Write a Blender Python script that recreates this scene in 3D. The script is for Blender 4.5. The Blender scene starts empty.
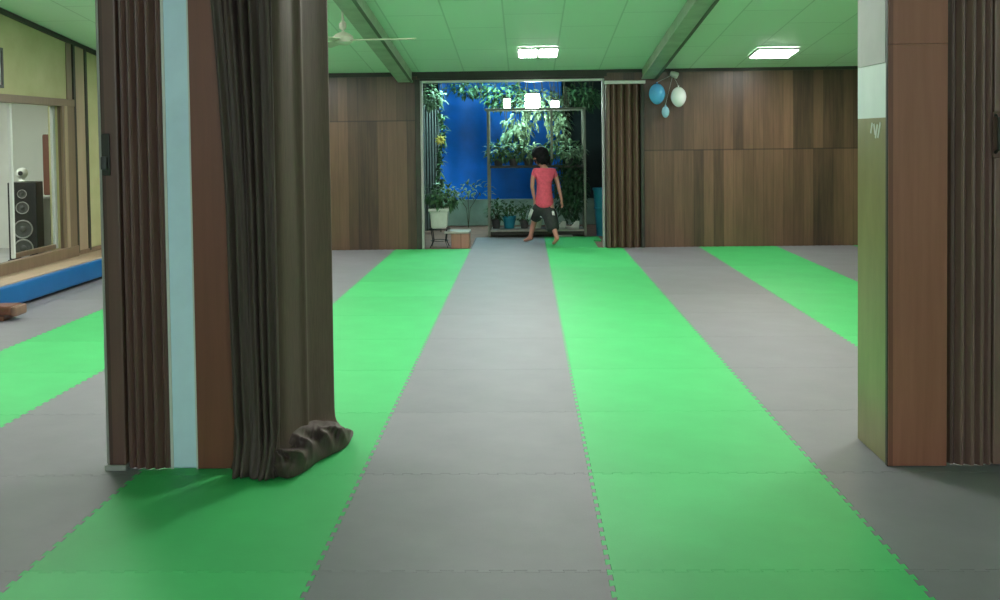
import bpy, bmesh, math, random
from mathutils import Vector, Matrix, noise
R = math.radians
PI = math.pi
C = bpy.context.scene.collection
rnd = random.Random(7)

# ------------------------------------------------------------------ helpers
def prop(o, label=None, cat=None, group=None, kind=None):
    if label: o['label'] = label
    if cat: o['category'] = cat
    if group: o['group'] = group
    if kind: o['kind'] = kind
    return o

def thing(name, label, cat, loc=(0, 0, 0), rz=0, group=None, kind=None):
    o = bpy.data.objects.new(name, None)
    o.empty_display_size = 0.1
    C.objects.link(o)
    o.location = loc
    o.rotation_euler = (0, 0, rz)
    return prop(o, label, cat, group, kind)

class MB:
    """collects shapes, then becomes ONE mesh object"""
    def __init__(s):
        s.bm = bmesh.new()
    def box(s, x0, x1, y0, y1, z0, z1, bev=0, seg=1, mat=None):
        t = bmesh.new()
        bmesh.ops.create_cube(t, size=1)
        for v in t.verts:
            v.co = Vector(((x0 + x1) / 2 + v.co.x * (x1 - x0), (y0 + y1) / 2 + v.co.y * (y1 - y0), (z0 + z1) / 2 + v.co.z * (z1 - z0)))
        if bev:
            bmesh.ops.bevel(t, geom=t.edges[:], offset=bev, segments=seg, profile=0.6, affect='EDGES')
        return s.add(t, mat)
    def add(s, t, mat=None):
        if mat is not None:
            bmesh.ops.transform(t, matrix=mat, verts=t.verts[:])
        m = bpy.data.meshes.new('tmp')
        t.to_mesh(m); t.free()
        s.bm.from_mesh(m)
        bpy.data.meshes.remove(m)
        return s
    def lathe(s, prof, seg=24, mat=None):
        t = bmesh.new()
        rings = []
        for r, z in prof:
            if r < 1e-5:
                rings.append([t.verts.new((0, 0, z))])
            else:
                rings.append([t.verts.new((r * math.cos(2 * PI * i / seg), r * math.sin(2 * PI * i / seg), z)) for i in range(seg)])
        for a, b in zip(rings, rings[1:]):
            for i in range(seg):
                j = (i + 1) % seg
                if len(a) == 1 and len(b) > 1: t.faces.new((a[0], b[j], b[i]))
                elif len(b) == 1 and len(a) > 1: t.faces.new((a[i], a[j], b[0]))
                elif len(a) > 1: t.faces.new((a[i], a[j], b[j], b[i]))
        if len(rings[0]) > 1: t.faces.new(list(reversed(rings[0])))
        if len(rings[-1]) > 1: t.faces.new(rings[-1])
        bmesh.ops.recalc_face_normals(t, faces=t.faces[:])
        return s.add(t, mat)
    def tube(s, pts, r, seg=8, cap=True):
        pts = [Vector(p) for p in pts]
        rr = r if isinstance(r, (list, tuple)) else [r] * len(pts)
        t = bmesh.new(); rings = []
        for i, p in enumerate(pts):
            d = (pts[min(i + 1, len(pts) - 1)] - pts[max(i - 1, 0)]).normalized()
            a = d.cross(Vector((0, 0, 1)) if abs(d.z) < .9 else Vector((0, 1, 0))).normalized()
            b = d.cross(a)
            rings.append([t.verts.new(p + (a * math.cos(2 * PI * k / seg) + b * math.sin(2 * PI * k / seg)) * rr[i]) for k in range(seg)])
        for a, b in zip(rings, rings[1:]):
            for i in range(seg):
                j = (i + 1) % seg
                t.faces.new((a[i], a[j], b[j], b[i]))
        if cap:
            t.faces.new(list(reversed(rings[0]))); t.faces.new(rings[-1])
        bmesh.ops.recalc_face_normals(t, faces=t.faces[:])
        return s.add(t)
    def prism(s, outline, z0, z1):
        """closed outline in xy extruded in z"""
        t = bmesh.new()
        lo = [t.verts.new((x, y, z0)) for x, y in outline]
        hi = [t.verts.new((x, y, z1)) for x, y in outline]
        n = len(lo)
        t.faces.new(list(reversed(lo))); t.faces.new(hi)
        for i in range(n):
            j = (i + 1) % n
            t.faces.new((lo[i], lo[j], hi[j], hi[i]))
        bmesh.ops.recalc_face_normals(t, faces=t.faces[:])
        return s.add(t)
    def grid(s, f, nu, nv, thick=0):
        """surface f(u,v), u,v in 0..1"""
        t = bmesh.new()
        V = [[t.verts.new(f(i / nu, j / nv)) for j in range(nv + 1)] for i in range(nu + 1)]
        for i in range(nu):
            for j in range(nv):
                t.faces.new((V[i][j], V[i + 1][j], V[i + 1][j + 1], V[i][j + 1]))
        bmesh.ops.recalc_face_normals(t, faces=t.faces[:])
        s.thick = thick
        return s.add(t)
    def blob(s, c, r, sub=3, amp=0, freq=3, seed=0):
        t = bmesh.new()
        bmesh.ops.create_icosphere(t, subdivisions=sub, radius=1)
        for v in t.verts:
            k = 1 + amp * noise.noise(v.co * freq + Vector((seed, seed * 2, 0)))
            v.co = Vector(c) + Vector((v.co.x * r[0], v.co.y * r[1], v.co.z * r[2])) * k
        return s.add(t)
    def leaf(s, p, d, up, L, W):
        d = d.normalized(); side = d.cross(up)
        if side.length < 1e-3: side = d.orthogonal()
        side.normalize(); n = side.cross(d)
        b = s.bm
        v = [b.verts.new(p), b.verts.new(p + d * L * .45 + side * W / 2 + n * L * .06), b.verts.new(p + d * L - n * L * .18),
             b.verts.new(p + d * L * .45 - side * W / 2 + n * L * .06), b.verts.new(p + d * L * .5 + n * L * .12)]
        b.faces.new((v[0], v[1], v[4])); b.faces.new((v[1], v[2], v[4])); b.faces.new((v[2], v[3], v[4])); b.faces.new((v[3], v[0], v[4]))
    def build(s, name, mat, parent=None, smooth=False, loc=None):
        me = bpy.data.meshes.new(name)
        s.bm.to_mesh(me); s.bm.free()
        if mat: me.materials.append(mat)
        if smooth:
            for p in me.polygons: p.use_smooth = True
        o = bpy.data.objects.new(name, me)
        C.objects.link(o)
        if getattr(s, 'thick', 0):
            md = o.modifiers.new('thickness', 'SOLIDIFY'); md.thickness = s.thick; md.offset = 0
        if parent: o.parent = parent
        if loc: o.location = loc
        return o

def auto_smooth(o, ang=40):
    for p in o.data.polygons: p.use_smooth = True
    o.data.set_sharp_from_angle(angle=R(ang))
    return o

# ------------------------------------------------------------------ camera (photo frame 1000 x 600)
F, PX, PY = 1020.0, 500.0, 173.0
H = 1.47
cam_d = bpy.data.cameras.new('camera')
cam_d.sensor_width = 36; cam_d.lens = 36 * F / 1000
cam_d.shift_x = -(PX - 500) / 1000
cam_d.shift_y = -(300 - PY) / 1000
cam_d.clip_end = 100
cam = bpy.data.objects.new('camera', cam_d); C.objects.link(cam)
CY = .055
ROT = Matrix.Rotation(R(1.42), 3, 'Z') @ Matrix.Rotation(R(90 - 2.02), 3, 'X') @ Matrix.Rotation(R(-0.7), 3, 'Z')
cam.matrix_world = Matrix.Translation((0, CY, H)) @ ROT.to_4x4()
bpy.context.scene.camera = cam

def P(px, py, Y):
    """the point of the room at depth Y that the camera sees at a pixel"""
    d = ROT @ Vector(((px - PX) / F, -(py - PY) / F, -1))
    return Vector((0, CY, H)) + d * ((Y - CY) / d.y)
def proj(p):
    q = ROT.transposed() @ (Vector(p) - Vector((0, CY, H)))
    if q.z > -.05: return None
    return (PX + F * q.x / -q.z, PY - F * q.y / -q.z)

# ------------------------------------------------------------------ materials
class NT:
    def __init__(s, name):
        s.m = bpy.data.materials.new(name); s.m.use_nodes = True
        s.t = s.m.node_tree; s.b = s.t.nodes['Principled BSDF']
    def n(s, typ, **k):
        x = s.t.nodes.new(typ)
        for a, v in k.items(): setattr(x, a, v)
        return x
    def l(s, a, b): s.t.links.new(a, b)
    def coords(s, kind='Object', scale=(1, 1, 1), rot=(0, 0, 0), loc=(0, 0, 0)):
        tc = s.n('ShaderNodeTexCoord'); mp = s.n('ShaderNodeMapping')
        mp.inputs['Scale'].default_value = scale; mp.inputs['Rotation'].default_value = rot; mp.inputs['Location'].default_value = loc
        s.l(tc.outputs[kind], mp.inputs[0]); return mp.outputs[0]
    def noise(s, vec, scale, detail=4, rough=.6):
        x = s.n('ShaderNodeTexNoise'); x.inputs['Scale'].default_value = scale; x.inputs['Detail'].default_value = detail
        x.inputs['Roughness'].default_value = rough; s.l(vec, x.inputs['Vector']); return x.outputs['Fac']
    def ramp(s, fac, stops, interp='LINEAR'):
        x = s.n('ShaderNodeValToRGB'); cr = x.color_ramp; cr.interpolation = interp
        while len(cr.elements) < len(stops): cr.elements.new(.5)
        for e, (p, c) in zip(cr.elements, stops):
            e.position = p; e.color = (*c, 1) if len(c) == 3 else c
        s.l(fac, x.inputs[0]); return x.outputs[0]
    def mix(s, fac, a, b, mode='MIX'):
        x = s.n('ShaderNodeMix', data_type='RGBA', blend_type=mode)
        if isinstance(fac, (int, float)): x.inputs[0].default_value = fac
        else: s.l(fac, x.inputs[0])
        for i, v in ((6, a), (7, b)):
            if isinstance(v, tuple): x.inputs[i].default_value = (*v, 1)
            else: s.l(v, x.inputs[i])
        return x.outputs[2]
    def math(s, op, a, b=0, c=None):
        x = s.n('ShaderNodeMath', operation=op)
        for i, v in enumerate((a, b) if c is None else (a, b, c)):
            if isinstance(v, (int, float)): x.inputs[i].default_value = v
            else: s.l(v, x.inputs[i])
        return x.outputs[0]
    def bump(s, h, strength=.2, dist=.01):
        x = s.n('ShaderNodeBump'); x.inputs['Strength'].default_value = strength; x.inputs['Distance'].default_value = dist
        s.l(h, x.inputs['Height']); s.l(x.outputs[0], s.b.inputs['Normal'])
    def col(s, c, rough=.6, spec=.5, metal=0):
        if isinstance(c, tuple): s.b.inputs['Base Color'].default_value = (*c, 1)
        else: s.l(c, s.b.inputs['Base Color'])
        if isinstance(rough, (int, float)): s.b.inputs['Roughness'].default_value = rough
        else: s.l(rough, s.b.inputs['Roughness'])
        s.b.inputs['Specular IOR Level'].default_value = spec
        s.b.inputs['Metallic'].default_value = metal
        return s.m

def shade(c, k): return tuple(x * k for x in c)

def speckle(name, c, var=.15, scale=20, rough=.6, spec=.4, metal=0, bump=0):
    t = NT(name); v = t.coords(); f = t.noise(v, scale)
    col = t.ramp(f, [(.3, shade(c, 1 - var)), (.7, shade(c, 1 + var))])
    if bump: t.bump(f, bump, .005)
    return t.col(col, rough, spec, metal)

def mat_foam(name, c):
    t = NT(name); v = t.coords('Object')
    oi = t.n('ShaderNodeObjectInfo')
    f = t.noise(v, 3, 5); g = t.noise(v, 160, 2)
    base = t.ramp(f, [(.3, shade(c, .93)), (.7, shade(c, 1.06))])
    k = t.math('MULTIPLY_ADD', oi.outputs['Random'], .14, .93)
    hsv = t.n('ShaderNodeHueSaturation'); t.l(base, hsv.inputs['Color']); t.l(k, hsv.inputs['Value'])
    t.bump(g, .25, .002)
    return t.col(hsv.outputs[0], .55, .35)

def mat_wood(name, dark, light, plank=.12, axis='x', rough=.38, sheet=None, warm=None, spec=.5):
    """vertical boards: steps across one axis, grain running up"""
    t = NT(name); tc = t.n('ShaderNodeTexCoord'); sep = t.n('ShaderNodeSeparateXYZ'); t.l(tc.outputs['Object'], sep.inputs[0])
    ax = sep.outputs['X' if axis == 'x' else 'Y']
    idx = t.math('FLOOR', t.math('DIVIDE', ax, plank))
    row = t.math('FLOOR', t.math('DIVIDE', t.math('SUBTRACT', sep.outputs['Z'], sheet), 4.0)) if sheet else None
    cmb = t.n('ShaderNodeCombineXYZ'); t.l(idx, cmb.inputs[0])
    if row: t.l(row, cmb.inputs[1])
    wn = t.n('ShaderNodeTexWhiteNoise', noise_dimensions='3D'); t.l(cmb.outputs[0], wn.inputs['Vector'])
    v = t.coords('Object', scale=(14, 14, .7))
    g = t.noise(v, 2.2, 6, .65)
    v2 = t.coords('Object', scale=(1.2, 1.2, .35)); g2 = t.noise(v2, 1.6, 3)
    f = t.math('ADD', t.math('MULTIPLY', wn.outputs['Value'], .42), t.math('ADD', t.math('MULTIPLY', g, .55), t.math('MULTIPLY', g2, .45)))
    col = t.ramp(f, [(.38, dark), (.70, tuple((a + b) / 2 for a, b in zip(dark, light))), (1.0, light)])
    fr = t.math('FRACT', t.math('DIVIDE', ax, plank))
    seam = t.math('LESS_THAN', fr, .03)
    col = t.mix(t.math('MULTIPLY', seam, .55), col, shade(dark, .45))
    if sheet:
        dz = t.math('ABSOLUTE', t.math('SUBTRACT', sep.outputs['Z'], sheet))
        col = t.mix(t.math('MULTIPLY', t.math('LESS_THAN', dz, .009), .6), col, shade(dark, .5))
    t.bump(g, .15, .003)
    return t.col(col, rough, spec)

M = {}
M['green_mat'] = mat_foam('green_foam', (.050, .44, .125))
M['grey_mat'] = mat_foam('grey_foam', (.186, .184, .198))
M['concrete'] = speckle('concrete', (.16, .16, .16), .2, 8, .9)
M['wall_wood'] = mat_wood('wall_wood_right', (.030, .017, .011), (.165, .092, .054), .13, rough=.33, sheet=1.27)
M['wall_wood_left'] = mat_wood('wall_wood_left', (.028, .017, .010), (.130, .074, .042), .13, rough=.36, sheet=1.70)
M['fold_wood'] = mat_wood('fold_door_brown', (.085, .040, .034), (.15, .076, .062), .9, rough=.42)
M['fold_wood_right'] = mat_wood('fold_door_taupe', (.12, .066, .054), (.21, .122, .10), .9, rough=.42)
M['fold_wood_back'] = mat_wood('fold_door_walnut', (.05, .033, .023), (.13, .083, .053), .9, rough=.42)
M['board_red'] = mat_wood('board_red_brown', (.11, .034, .018), (.21, .068, .038), .6, rough=.45)
M['board_tan'] = mat_wood('board_brown', (.19, .066, .038), (.36, .140, .088), .6, rough=.45)
M['dark_trim'] = speckle('dark_trim', (.03, .03, .022), .2, 6, .5)
M['white_metal'] = speckle('white_metal', (.62, .63, .60), .06, 5, .35)
M['off_white'] = speckle('off_white_strip', (.33, .33, .31), .1, 5, .45)
M['blue_paint'] = speckle('pale_blue_paint', (.62, .80, .92), .05, 5, .5)
M['steel_green'] = speckle('beam_paint', (.36, .43, .33), .15, 5, .5)
M['steel_dark'] = speckle('beam_flange', (.10, .13, .09), .15, 5, .5)
M['tan_wood'] = mat_wood('tan_wood', (.20, .14, .09), (.40, .30, .20), .5, rough=.5)
M['frame_wood'] = mat_wood('frame_wood', (.10, .065, .04), (.22, .15, .095), .5, rough=.45)
M['blue_vinyl'] = speckle('blue_vinyl', (.002, .105, .31), .1, 4, .38)
M['black'] = speckle('black_plastic', (.012, .013, .013), .2, 20, .45)
M['dark_grey'] = speckle('dark_grey', (.06, .062, .06), .2, 20, .5)
M['speaker_ring'] = speckle('speaker_ring', (.30, .30, .29), .1, 20, .35)
M['white_wall'] = speckle('white_wall', (.62, .64, .58), .05, 3, .7)
M['pale_grey'] = speckle('pale_grey', (.40, .41, .39), .08, 4, .6)
M['teal_plastic'] = speckle('teal_plastic', (.02, .22, .30), .12, 6, .4)
M['pot_white'] = speckle('pot_white', (.55, .58, .52), .08, 12, .5)
M['wire'] = speckle('black_wire', (.02, .02, .02), .2, 30, .5)
M['rack_metal'] = speckle('rack_paint', (.20, .22, .17), .15, 12, .5)
M['shelf_board'] = speckle('shelf_board', (.34, .35, .30), .15, 8, .6)
M['terracotta'] = speckle('patio_tile', (.22, .12, .09), .2, 5, .7)
M['step_wood'] = mat_wood('step_wood', (.24, .12, .085), (.36, .20, .14), .5, rough=.6)
M['pale_render'] = speckle('pale_render', (.22, .30, .25), .15, 4, .8)
M['dark_render'] = speckle('dark_render', (.022, .03, .03), .3, 4, .8)
M['tarp'] = speckle('blue_tarp', (.001, .17, .75), .14, 2.5, .5, bump=.3)
M['leaf'] = speckle('leaf_green', (.05, .13, .05), .5, 9, .5)
M['leaf_pale'] = speckle('leaf_pale', (.15, .25, .14), .4, 9, .5)
M['leaf_dark'] = speckle('leaf_dark', (.022, .07, .03), .5, 9, .5)
M['stem'] = speckle('stem', (.06, .06, .03), .3, 20, .8)
M['petal'] = speckle('yellow_petal', (.65, .55, .12), .2, 20, .6)
M['skin'] = speckle('skin', (.46, .22, .16), .08, 14, .5)
M['shirt'] = speckle('pink_shirt', (.62, .085, .13), .15, 30, .85)
M['shorts'] = speckle('black_shorts', (.022, .028, .026), .25, 30, .8)
M['white_cloth'] = speckle('white_stripe', (.6, .62, .6), .05, 20, .8)
M['hair'] = speckle('hair', (.008, .008, .009), .3, 40, .85, .15)
M['shoe_white'] = speckle('shoe_white', (.60, .62, .58), .08, 20, .6)
M['fan_cream'] = speckle('fan_cream', (.55, .56, .44), .06, 8, .4)
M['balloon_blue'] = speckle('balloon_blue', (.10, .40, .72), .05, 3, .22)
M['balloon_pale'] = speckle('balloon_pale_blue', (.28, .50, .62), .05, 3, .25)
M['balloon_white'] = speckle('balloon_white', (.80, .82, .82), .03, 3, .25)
M['photo_mat'] = speckle('photo_print', (.33, .33, .31), .75, 7, .3)
M['bench_brown'] = mat_wood('bench_brown', (.10, .035, .02), (.20, .075, .04), .6, rough=.4)
M['bench_tan'] = speckle('bench_end_tan', (.20, .12, .08), .12, 12, .5)

def mat_curtain(name, c):
    t = NT(name); v = t.coords('Object', scale=(60, 60, 3)); g = t.noise(v, 3, 4)
    w = t.noise(t.coords('Object'), 220, 2)
    col = t.ramp(g, [(.3, shade(c, .8)), (.7, shade(c, 1.2))])
    t.bump(w, .2, .001)
    return t.col(col, .62, .35)
M['curtain'] = mat_curtain('curtain_cloth', (.072, .049, .042))
M['curtain_flat'] = mat_curtain('curtain_cloth_lining', (.092, .060, .046))  # same cloth in a lighter tone for the flat section

def mat_olive():
    t = NT('olive_wall'); f = t.noise(t.coords(), 3, 4)
    return t.col(t.ramp(f, [(.3, (.36, .34, .17)), (.7, (.43, .405, .22))]), .6, .4)
M['olive'] = mat_olive()
def mat_pillar():
    t = NT('pillar_dado'); tc = t.n('ShaderNodeTexCoord'); sep = t.n('ShaderNodeSeparateXYZ'); t.l(tc.outputs['Object'], sep.inputs[0])
    f = t.noise(t.coords(scale=(3, 3, 1)), 2.5, 4)
    olive = t.ramp(f, [(.3, (.165, .155, .05)), (.7, (.225, .21, .08))])
    mint = t.ramp(f, [(.3, (.52, .62, .57)), (.7, (.60, .70, .64))])
    return t.col(t.mix(t.math('GREATER_THAN', sep.outputs['Z'], 1.535), olive, mint), .35, .5)
M['dado'] = mat_pillar()
def mat_ceiling():
    t = NT('ceiling_panels'); tc = t.n('ShaderNodeTexCoord'); sep = t.n('ShaderNodeSeparateXYZ'); t.l(tc.outputs['Object'], sep.inputs[0])
    def line(a, off, pitch, w):
        fr = t.math('FRACT', t.math('DIVIDE', t.math('ADD', a, off), pitch))
        return t.math('LESS_THAN', fr, w / pitch)
    bx = t.n('ShaderNodeTexBrick'); bx.offset = .5; bx.squash = 1
    bx.inputs['Scale'].default_value = 1; bx.inputs['Brick Width'].default_value = 1.2; bx.inputs['Row Height'].default_value = .59
    bx.inputs['Mortar Size'].default_value = .009; bx.inputs['Mortar Smooth'].default_value = .2; bx.inputs['Bias'].default_value = 0
    bx.inputs['Color1'].default_value = (.66, .86, .68, 1); bx.inputs['Color2'].default_value = (.70, .90, .72, 1)
    bx.inputs['Mortar'].default_value = (.52, .70, .54, 1)
    mp = t.coords('Object', rot=(0, 0, R(90)), loc=(0, .2, 0)); t.l(mp, bx.inputs['Vector'])
    return t.col(bx.outputs['Color'], .55, .3)
M['ceiling'] = mat_ceiling()

def emit(name, c, s):
    t = NT(name)
    t.b.inputs['Emission Color'].default_value = (*c, 1); t.b.inputs['Emission Strength'].default_value = s
    t.b.inputs['Base Color'].default_value = (.8, .8, .8, 1)
    return t.m
L = 62.0
M['led'] = emit('led_diffuser', (1, .99, .97), L)
M['led_mid'] = emit('led_diffuser_mid', (1, .99, .97), L * 1.45)
M['tube'] = emit('tube_light', (.78, .91, 1), 112)  # emission of the added fill tubes
M['led_near'] = emit('led_diffuser_near', (.84, .94, 1), L * .2)
M['led_warm'] = emit('warm_diffuser', (1, .80, .55), L * .8)
M['flood'] = emit('flood_lamp', (.80, 1, .95), 95)
M['bulb'] = emit('small_lamp', (.80, 1, .95), 9)
def mat_glass():
    t = NT('window_glass'); out = t.t.nodes['Material Output']
    g = t.n('ShaderNodeBsdfGlossy'); g.inputs['Roughness'].default_value = .02
    tr = t.n('ShaderNodeBsdfTransparent'); tr.inputs[0].default_value = (.93, .95, .93, 1)
    mx = t.n('ShaderNodeMixShader'); mx.inputs[0].default_value = .05
    t.l(tr.outputs[0], mx.inputs[1]); t.l(g.outputs[0], mx.inputs[2]); t.l(mx.outputs[0], out.inputs[0])
    return t.m
M['glass'] = mat_glass()

# ------------------------------------------------------------------ room shell
YB = 13.50           # face of the back wall
XL = -4.95           # face of the left wall
XR = 5.30
YF = -4.6            # wall behind the camera
def zc(Y): return 3.765 - .106 * Y
def struct(o, label, cat): return prop(o, label, cat, None, 'structure')

b = MB(); b.box(XL - .15, XR + .15, YF, YB + .1, -.17, -.024)
struct(b.build('floor', M['concrete']), 'grey concrete floor under the jigsaw mats', 'floor')
b = MB()
b.prism([(0, 0), (0, .12), (YB + .1 - YF, .12 - .106 * (YB + .1 - YF)), (YB + .1 - YF, -.106 * (YB + .1 - YF))], 0, XR - XL + .3)
o = b.build('ceiling', M['ceiling'])
o.data.transform(Matrix(((0, 0, 1, XL - .15), (1, 0, 0, YF), (0, 1, 0, zc(YF)), (0, 0, 0, 1))))
struct(o, 'pale green panelled ceiling sloping down to the back wall', 'ceiling')

DX0, DX1, DZ = -1.358, 1.03, 2.19     # doorway in the back wall
b = MB(); b.box(XL - .15, DX0 - .02, YB, YB + .09, -.02, 2.325)
struct(b.build('wall_back', M['wall_wood_left']), 'dark wood plank wall left of the patio doorway', 'wall')
b = MB(); b.box(DX1 + .02, XR + .15, YB, YB + .09, -.02, 2.325)
struct(b.build('wall_back', M['wall_wood']), 'dark wood plank wall right of the patio doorway with balloons', 'wall')
b = MB(); b.box(DX0 - .02, DX1 + .02, YB, YB + .09, DZ + .03, 2.325)
struct(b.build('trim_1', M['dark_trim']), 'dark lintel above the patio doorway', 'trim')
b = MB(); b.box(XL, DX0 - .05, YB - .025, YB - .002, 2.28, 2.35); b.box(DX0 - .05, DX1 + .05, YB - .025, YB - .002, 2.25, 2.35); b.box(DX1 + .05, XR, YB - .025, YB - .002, 2.295, 2.35)
struct(b.build('trim_2', M['dark_trim']), 'thin dark trim where the back wall meets the ceiling', 'trim')
# doorway frame
d = thing('door_1', 'white metal frame around the patio doorway', 'door frame', (0, YB, 0), kind='structure')
b = MB(); b.box(DX0 - .015, DX0 + .012, -.03, .10, -.02, DZ + .03, .004); b.build('jamb', M['off_white'], d)
b = MB(); b.box(DX1 - .012, DX1 + .015, -.03, .10, 0, DZ + .03, .004); b.build('jamb', M['off_white'], d)
b = MB(); b.box(DX0 + .012, DX1 - .012, -.03, .10, DZ + .004, DZ + .03, .004); b.build('head', M['white_metal'], d)
b = MB(); b.box(DX0 - .085, DX0 - .016, -.035, -.002, 0, 2.24, .006); b.build('architrave', M['dark_trim'], d)

# left wall with the window opening
WY0, WY1, WZ0, WZ1 = 8.0, 10.80, .31, 1.86
b = MB()
b.box(XL - .12, XL, YF, WY0, -.02, 4.1); b.box(XL - .12, XL, WY1, YB + .09, -.02, 3.1)
b.box(XL - .12, XL, WY0, WY1, -.02, WZ0); b.box(XL - .12, XL, WY0, WY1, WZ1, 3.2)
struct(b.build('wall_left', M['olive']), 'olive yellow left wall with the framed window', 'wall')
b = MB(); b.box(XR, XR + .12, YF, YB + .09, -.02, 4.1)
struct(b.build('wall_right', M['olive']), 'olive right wall outside the frame', 'wall')
b = MB(); b.box(XL - .12, XR + .12, YF - .1, YF, -.02, 4.1)
struct(b.build('wall_front', M['olive']), 'olive wall behind the viewer', 'wall')
# cornice line along the left wall
b = MB(); t = bmesh.new(); bmesh.ops.create_cube(t, size=1)
for v in t.verts:
    y = YF if v.co.y < 0 else YB
    v.co = Vector((XL + (.035 if v.co.x > 0 else .001), y, zc(y) - .005 - (.045 if v.co.z < 0 else 0)))
b.add(t); struct(b.build('trim_3', M['dark_trim']), 'thin dark trim along the top of the left wall', 'trim')

# window frame (window_1)
w = thing('window_1', 'wood framed window in the left wall showing the speaker', 'window', (XL, 0, 0), kind='structure')
def wbar(name, y0, y1, z0, z1, m, x0=-.02, x1=.035):
    q = MB(); q.box(x0, x1, y0, y1, z0, z1, .006); return q.build(name, m, w)
wbar('frame_post', WY1 - .005, WY1 + .30, WZ0 - .10, WZ1 + .075, M['frame_wood'])
wbar('frame_post', WY1 + .04, WY1 + .11, WZ0 - .02, WZ1, M['tan_wood'], .03, .045)
wbar('frame_head', WY0 - .2, WY1 + .30, WZ1 - .005, WZ1 + .075, M['frame_wood'], -.02, .04)
wbar('frame_rail', WY0 - .2, WY1 + .30, WZ0 - .10, WZ0 + .03, M['frame_wood'], -.02, .05)
wbar('sash_stile', 9.85, 9.885, WZ0 + .03, WZ1 - .005, M['white_metal'], -.075, -.04)
wbar('sash_stile', 10.74, 10.795, WZ0 + .03, WZ1 - .005, M['pale_grey'], -.075, -.04)
wbar('sash_rail', 9.885, 10.74, WZ0 + .03, WZ0 + .08, M['frame_wood'], -.075, -.04)
wbar('glass_pane', 9.885, 10.74, WZ0 + .08, WZ1 - .005, M['glass'], -.06, -.055)

# battened post on the left wall
p = thing('trim_4', 'tan wall post with two dark battens right of the window', 'wall post', (XL, 0, 0), kind='structure')
def pb(name, y0, y1, m, x1):
    q = MB(); q.box(.002, x1, y0, y1, .245, zc(y1) - .03, .004); return q.build(name, m, p)
pb('panel', 10.98, 11.22, M['tan_wood'], .012)
pb('batten', 10.86 + .26, 10.97 + .02, M['dark_trim'], .03) if False else pb('batten', 11.105, 11.16, M['dark_trim'], .03)
pb('batten', 11.40, 11.46, M['dark_trim'], .03)
pb('face', 11.16, 11.40, M['tan_wood'], .02)

# ledge with blue pad along the left wall
lg = thing('padded_ledge', 'low ledge with blue vinyl front pad under the window', 'ledge', (0, 0, 0))
b = MB(); b.box(XL + .003, -4.60, 4.0, YB - .02, .002, .17); b.build('plinth', M['dark_trim'], lg)
b = MB(); b.box(XL + .003, -4.585, 4.0, YB - .02, .17, .225, .004); b.build('ledge_top', M['tan_wood'], lg)
b = MB(); b.box(-4.60, -4.53, 4.0, YB - .02, .03, .215, .018, 3); auto_smooth(b.build('front_pad', M['blue_vinyl'], lg))
b = MB(); b.box(XL + .003, XL + .03, 11.05, YB - .02, .226, .275, .003)
struct(b.build('baseboard_left', M['frame_wood']), 'brown baseboard on the ledge below the olive wall', 'baseboard')

# ------------------------------------------------------------------ room behind the window
sx0 = -7.6
b = MB(); b.box(sx0, XL - .125, 7.2, 12.9, .0, .14); struct(b.build('floor', M['pale_grey']), 'pale floor of the room behind the window', 'floor')
b = MB(); b.box(sx0, XL - .125, 12.8, 12.9, .14, 2.6); struct(b.build('wall_back', M['white_wall']), 'white far wall of the room behind the window', 'wall')
b = MB(); b.box(sx0 - .1, sx0, 7.2, 12.9, .0, 2.6); struct(b.build('wall_left', M['white_wall']), 'white side wall of the room behind the window', 'wall')
b = MB(); b.box(sx0, XL - .125, 7.1, 7.2, .0, 2.6); struct(b.build('wall_front', M['white_wall']), 'white near wall of the room behind the window', 'wall')
b = MB(); b.box(sx0, XL - .125, 7.1, 12.9, 2.45, 2.5); struct(b.build('ceiling', M['white_wall']), 'white ceiling of the room behind the window', 'ceiling')

def light_panel(name, X, Y, w_, l_, mat, label, group, z=None, slope=True):
    t = thing(name, label, 'ceiling light', (X, Y, (zc(Y) - .012) if z is None else z), group=group)
    t.rotation_euler = (-math.atan(.106) if slope else 0, 0, 0)
    q = MB()
    for (a, b_, c, d_) in ((-w_/2-.02, -w_/2, -l_/2-.02, l_/2+.02), (w_/2, w_/2+.02, -l_/2-.02, l_/2+.02), (-w_/2, w_/2, -l_/2-.02, -l_/2), (-w_/2, w_/2, l_/2, l_/2+.02)):
        q.box(a, b_, c, d_, -.022, .008)
    q.build('frame', M['white_metal'], t)
    q = MB(); q.box(-w_/2, w_/2, -l_/2, l_/2, -.030, .004, .008, 2); q.build('diffuser', mat, t)
    return t
light_panel('ceiling_light', -6.3, 10.2, .6, .6, emit('office_led', (.95, 1, .95), 60), 'square light panel in the room behind the window', 'light panels behind the window', 2.44, False)

# loudspeaker
def rod(q, c, r0, r1, depth, seg=28, mat=None):
    pass
def speaker():
    base = P(27.5, 259.5, 11.5)
    t = thing('loudspeaker', 'tall black tower loudspeaker behind the window glass', 'loudspeaker', (base.x, 11.5, .142), R(14))
    wd, dp, ht = .30, .34, .885
    q = MB(); q.box(-wd/2, wd/2, -dp/2, dp/2, .02, ht, .006); q.build('cabinet', M['black'], t)
    q = MB(); q.box(-wd/2-.012, wd/2+.012, -dp/2-.012, dp/2+.012, 0, .02, .004); q.build('plinth', M['dark_grey'], t)
    rot = Matrix.Rotation(R(90), 4, 'X')
    for z, r in ((.145, .105), (.36, .105), (.60, .07), (.755, .05)):
        at = Matrix.Translation((0, -dp/2 - .001, z)) @ rot
        q = MB(); q.lathe([(r, 0), (r, .008), (r * .96, .014), (r * .88, .012), (r * .86, .002)], 32, at)
        ring = auto_smooth(q.build('driver_ring', M['speaker_ring'], t))
        q = MB(); q.lathe([(r * .86, .003), (r * .80, .010), (r * .70, .006), (r * .34, -.012 + .016), (r * .33, .012), (r * .15, .022), (0, .025)], 32, at)
        auto_smooth(q.build('cone', M['dark_grey'], t))
    return t
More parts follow.
